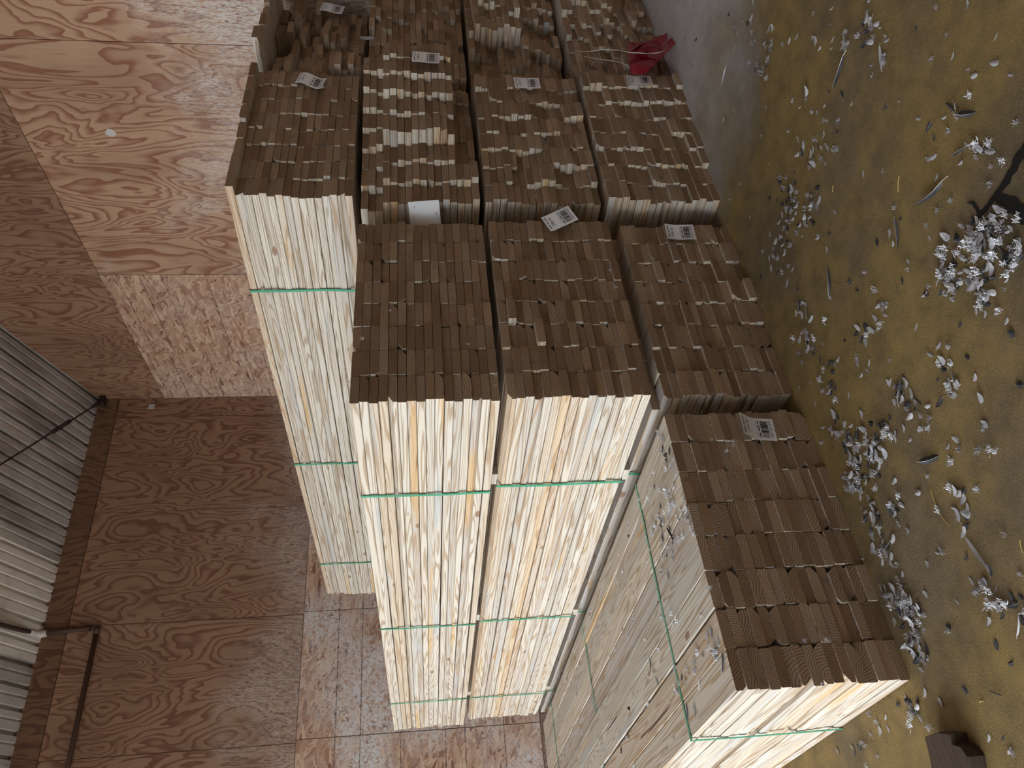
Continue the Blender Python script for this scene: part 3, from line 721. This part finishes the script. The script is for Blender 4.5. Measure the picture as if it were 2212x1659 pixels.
clusters = [(1640, 60, 22, 40, 12), (1590, 50, 25, 25, 5), (1880, 60, 16, 30, 12), (1830, 90, 12, 14, 7), (1905, 115, 8, 25, 6), (1640, 135, 16, 14, 13), (1770, 90, 20, 20, 4),
    (1765, 235, 35, 28, 9), (1790, 300, 35, 28, 11), (1740, 340, 22, 22, 9), (1700, 400, 20, 22, 11), (1705, 452, 20, 28, 26), (1735, 482, 12, 16, 9), (1690, 560, 22, 36, 24),
    (2110, 320, 25, 22, 10), (2150, 500, 45, 36, 55), (2120, 555, 45, 30, 18), (2062, 560, 12, 50, 14), (2048, 612, 22, 26, 24), (2110, 610, 18, 14, 14), (1730, 665, 25, 25, 11), (1748, 722, 20, 22, 9), (1900, 670, 12, 22, 9),
    (1872, 722, 16, 12, 7), (2120, 640, 8, 45, 8), (1850, 945, 30, 22, 26), (1868, 1000, 24, 30, 44), (1850, 1043, 18, 16, 22), (1805, 922, 16, 14, 9), (1930, 932, 20, 24, 12), (2000, 922, 16, 16, 6),
    (1880, 1105, 16, 36, 17), (1935, 1092, 8, 32, 10), (1900, 1165, 20, 24, 12), (1920, 1205, 12, 16, 9), (1930, 1280, 18, 34, 24), (1965, 1322, 16, 24, 24), (1980, 1372, 14, 24, 22), (1992, 1422, 10, 16, 10),
    (1976, 1535, 14, 14, 14), (1905, 1562, 14, 10, 4), (1850, 1622, 16, 16, 5), (2140, 1290, 20, 32, 17), (2095, 1130, 14, 20, 6), (2110, 940, 30, 30, 8), (2080, 1060, 50, 40, 9), (1800, 850, 14, 20, 8), (2190, 560, 18, 30, 16),
    (1665, 85, 10, 14, 6), (1770, 330, 18, 30, 8), (1752, 430, 20, 20, 8), (2010, 330, 60, 60, 7), (2200, 1310, 12, 20, 8), (1740, 745, 14, 24, 9), (1785, 800, 22, 26, 9), (1935, 830, 24, 24, 10), (2060, 845, 20, 20, 8), (1975, 870, 14, 20, 8), (1860, 790, 14, 14, 5), (2035, 770, 20, 20, 6)]
items = []
def onfloor(x, y):
    if x > 2250 or y < -30 or y > 1690: return None
    p = fp(x, y)
    for k in ('front', 'c2b', 'c3b', 'c4b'):
        q_ = PACKS[k]
        if q_['x0'] - 0.03 < p.x < q_['x0'] + q_['W'] + 0.03 and p.y > q_['y0'] - 0.045: return None
    if p.y < 0.3 or p.x > 5.3 or p.z < -0.01: return None
    return p
rf = random.Random(21)
def pick(r, pile=False):
    u = r.random()
    if u < 0.34: return r.choice(TUFT), r.uniform(0.028, 0.048)
    if u < 0.78: return r.choice(SMALL), r.uniform(0.024, 0.050)
    if u < 0.98: return r.choice(DSML), r.uniform(0.024, 0.046)
    return r.choice(LONG), r.uniform(0.05, 0.08)
for x, y, sx, sy, n in clusters:
    for _ in range(n):
        p = onfloor(rf.gauss(x, sx * 0.75), rf.gauss(y, sy * 0.75))
        if p: items.append((p, *pick(rf), 0.010 * rf.random() if n > 16 else 0.002 * rf.random()))
for _ in range(330):
    x, y = rf.uniform(1480, 2230), rf.uniform(-10, 1670); p = onfloor(x, y)
    if p and rf.random() < (0.75 if y < 900 else 0.6): m_, s_ = pick(rf); items.append((p, m_, s_ * 0.8, 0.001))
sc_d = lambda it: it[2] / (it[0] - CAM).length
items.sort(key=sc_d, reverse=True)
NAME = {}
for L_, nm, lb in ((SMALL, 'pale_feather', 'pale grey curled body feather'), (TUFT, 'down_tuft', 'fluffy whitish tuft of down'),
                   (DSML, 'dark_feather', 'small charcoal feather'), (LONG, 'wing_feather', 'slender dark scattered wing feather')):
    for m_ in L_: NAME[m_.name] = (nm, lb)
def put(me, nm, lb, grp, p, s, rz, rx=0.0, ry=0.0):
    o = obj(nm, me, None, p, (rx, ry, rz)); o.scale = (s, s, s); tag(o, lb, 'feather', grp); return o
ZONES = (((1.62, 1.22), 0.33, 'lying near the tar-filled crack in the floor'), ((0.45, 2.4), 0.40, 'lying on the floor by the dark wood block'))
def zone(p):
    for (zx, zy), zr, t_ in ZONES:
        if math.hypot(p.x - zx, p.y - zy) < zr: return t_
    if p.y > 2.1 and p.x < 1.9: return 'lying on the floor at the foot of the low pack'
    if p.y > 2.1 and p.x < 3.15: return 'lying on the floor at the foot of the three-high stack'
    if p.y > 1.9: return 'lying on the floor at the foot of the four-high stack'
    if p.x > 2.9: return 'lying on the grey floor out from the four-high stack'
    return 'lying out on the open ochre floor'
for p, m_, s_, dz in items[:285]:
    nm, lb = NAME[m_.name]; lb = lb + ' ' + zone(p)
    put(m_, nm, lb, lb, (p.x, p.y, 0.0005 + dz), s_, rf.uniform(0, 6.28), rf.uniform(-0.25, 0.25), rf.uniform(-0.2, 0.1))
# the rest, too many to count, as one litter object
V, Fc, fm = [], [], []
mats = [MAT['f_w'], MAT['shaft'], MAT['f_d']]
for p, m_, s_, dz in items[285:]:
    mt = Matrix.Translation((p.x, p.y, 0.0005 + dz)) @ Matrix.Rotation(rf.uniform(0, 6.28), 4, 'Z') @ Matrix.Rotation(rf.uniform(-0.25, 0.25), 4, 'X') @ Matrix.Scale(s_, 4)
    n = len(V); V += [mt @ v.co for v in m_.vertices]; dk = m_.materials[0] == MAT['f_d']
    for pl in m_.polygons: Fc.append(tuple(i + n for i in pl.vertices)); fm.append(1 if pl.material_index else (2 if dk else 0))
if V:
    o = obj('feather_litter', mesh('feather_litter', V, Fc, mats, fm)); tag(o, 'litter of tiny down and feather scraps scattered thinly over the floor', 'feathers', kind='stuff')
# single larger feathers that stand out
def along(x1, y1, x2, y2, me, nm, lb, grp=None, z=0.004, plane=2, val=0.0):
    a_, b_ = hit(x1, y1, 2, val), hit(x2, y2, 2, val); d_ = b_ - a_
    return put(me, nm, lb, grp, (a_.x, a_.y, val + z), d_.length, math.atan2(d_.y, d_.x))
along(1832, 108, 1802, 188, LONG[0], 'wing_feather', 'long black wing feather with pale shaft on the floor beside the red flag')
along(2062, 246, 2112, 256, BROAD[0], 'wing_feather', 'broad slate-grey tail feather in a small fan of feathers near the tar crack')
along(2066, 246, 2050, 216, BROAD[1], 'pale_feather', 'rounded grey-eyed feather in a small fan of feathers near the tar crack')
along(2068, 242, 2064, 212, LPAL[0], 'pale_feather', 'narrow pale upright feather in a small fan of feathers near the tar crack')
along(1935, 466, 1950, 532, LONG[1], 'wing_feather', 'straight black wing feather lying alone on open ochre floor')
along(2052, 380, 1992, 456, LONG[2], 'wing_feather', 'long curved black flight feather leading toward a clump by the tar crack')
along(1795, 645, 1796, 575, LONG[0], 'wing_feather', 'dark wing feather standing among scattered down beyond the three-high stack')
along(2085, 1150, 2130, 1235, LPAL[1], 'pale_feather', 'long brownish flight feather on the floor before the low pack')
along(1984, 998, 2038, 997, BROAD[0], 'wing_feather', 'square-tipped black tail feather with white downy base on the floor')
along(1945, 880, 1946, 820, LONG[1], 'wing_feather', 'slim dark feather lying crosswise on floor opposite the low pack')
along(1905, 90, 1903, 160, LPAL[0], 'pale_feather', 'long buff feather trailing from a downy clump on the floor')
along(1572, 140, 1560, 180, LPAL[1], 'pale_feather', 'thin pale feather on grey concrete close to the four-high stack')
along(2200, 1380, 2212, 1330, LPAL[0], 'pale_feather', 'striped grey feather at the edge of the floor clutter')

# feathers on top of the low pack and in its gaps
rt = random.Random(5); pf = PACKS['front']; ZT = pf['H'] + 0.001
spots = []
for _ in range(125):
    x = rt.uniform(1240, 1590); y = rt.uniform(890, 1655); spots.append((x, y))
spots += [(rt.gauss(1450, 26), rt.gauss(1120, 50)) for _ in range(55)] + [(rt.gauss(1440, 16), rt.gauss(960, 25)) for _ in range(16)] + [(1543 - t * 9, 1380 + t * 12) for t in range(9)] + [(1555 - t * 2, 1395 + t * 3) for t in range(8)]
n_ = 0
for x, y in spots:
    p = hit(x, y, 2, ZT)
    if pf['x0'] + 0.03 < p.x < pf['x0'] + pf['W'] - 0.03 and pf['y0'] + 0.02 < p.y < 6.9:
        u = rt.random()
        if u < 0.5: put(rt.choice(TUFT), 'down_tuft', 'white wisp of down caught on the top boards of the low pack', 'down on the low pack', p, rt.uniform(0.022, 0.050), rt.uniform(0, 6.28))
        elif u < 0.85: put(rt.choice(SMALL), 'pale_feather', 'grey-white feather lying on the top boards of the low pack', 'feathers on the low pack', p, rt.uniform(0.026, 0.055), rt.uniform(0, 6.28))
        else: put(rt.choice(DSML), 'dark_feather', 'dark feather lying on the top boards of the low pack', 'dark feathers on the low pack', p, rt.uniform(0.02, 0.04), rt.uniform(0, 6.28))
T = dict(plane=2, val=ZT)
along(1442, 1135, 1460, 1175, LONG[0], 'wing_feather', 'dark feather in the thick of the down atop the low pack', None, 0.003, **T)
along(1563, 1458, 1566, 1408, BROAD[0], 'wing_feather', 'folded black feather at the front corner of the low pack top', None, 0.003, **T)
along(1484, 1510, 1492, 1562, LONG[1], 'wing_feather', 'slim grey feather beside the strap corner atop the low pack', None, 0.003, **T)
along(1405, 1415, 1410, 1452, LONG[2], 'wing_feather', 'slender feather near the middle of the low pack top', None, 0.003, **T)
along(1512, 1496, 1514, 1460, LPAL[0], 'pale_feather', 'fluffy grey feather near the front edge of the low pack top', None, 0.003, **T)
# down caught on the board ends
faces = [('front', 1535, 945), ('front', 1575, 948), ('front', 1585, 958), ('front', 1572, 980), ('front', 1535, 1263), ('front', 1738, 1392), ('front', 1779, 1375), ('front', 1775, 1470), ('front', 1860, 1205), ('front', 1845, 1080),
    ('c2t', 750, 830), ('c2t', 748, 800), ('c2t', 775, 730), ('c2t', 838, 672), ('c2t', 1028, 690), ('c2t', 1015, 740), ('c2m', 1320, 580), ('c2m', 1336, 622), ('c2m', 1070, 835), ('c2m', 1072, 815), ('c2b', 1580, 560), ('c3m', 1155, 420)]
for key, x, y in faces:
    p = PACKS[key]; yy = p['y0']
    for _ in range(3):
        h = hit(x, y, 1, yy); yy = front_y(key, h.x, h.z) - 0.004
    h = hit(x, y, 1, yy)
    o = put(rt.choice(TUFT), 'down_tuft', 'wisp of down clinging to the cut ends of stacked boards', 'down on the board ends', h + Vector((0, 0.004, 0)), rt.uniform(0.016, 0.032), 0, math.pi / 2, rt.uniform(0, 6.28))
# straw
for k, (x1, y1, x2, y2) in enumerate(((1944, 380, 1942, 415), (2012, 1056, 2030, 1105), (2030, 1105, 2052, 1136), (2118, 1517, 2128, 1514), (1800, 415, 1802, 400), (2212, 1195, 2205, 1165))):
    a_, b_ = fp(x1, y1), fp(x2, y2); mid = (a_ + b_) / 2
    o = obj('straw', mesh('straw', *tube([a_ - mid + Vector((0, 0, .003)), Vector((0.002, 0.001, 0.004)), b_ - mid + Vector((0, 0, .003))], 0.0016, 5), [MAT['straw']]), None, mid)
    tag(o, 'thin golden straw lying on the dusty floor', 'straw', 'straws on the floor')
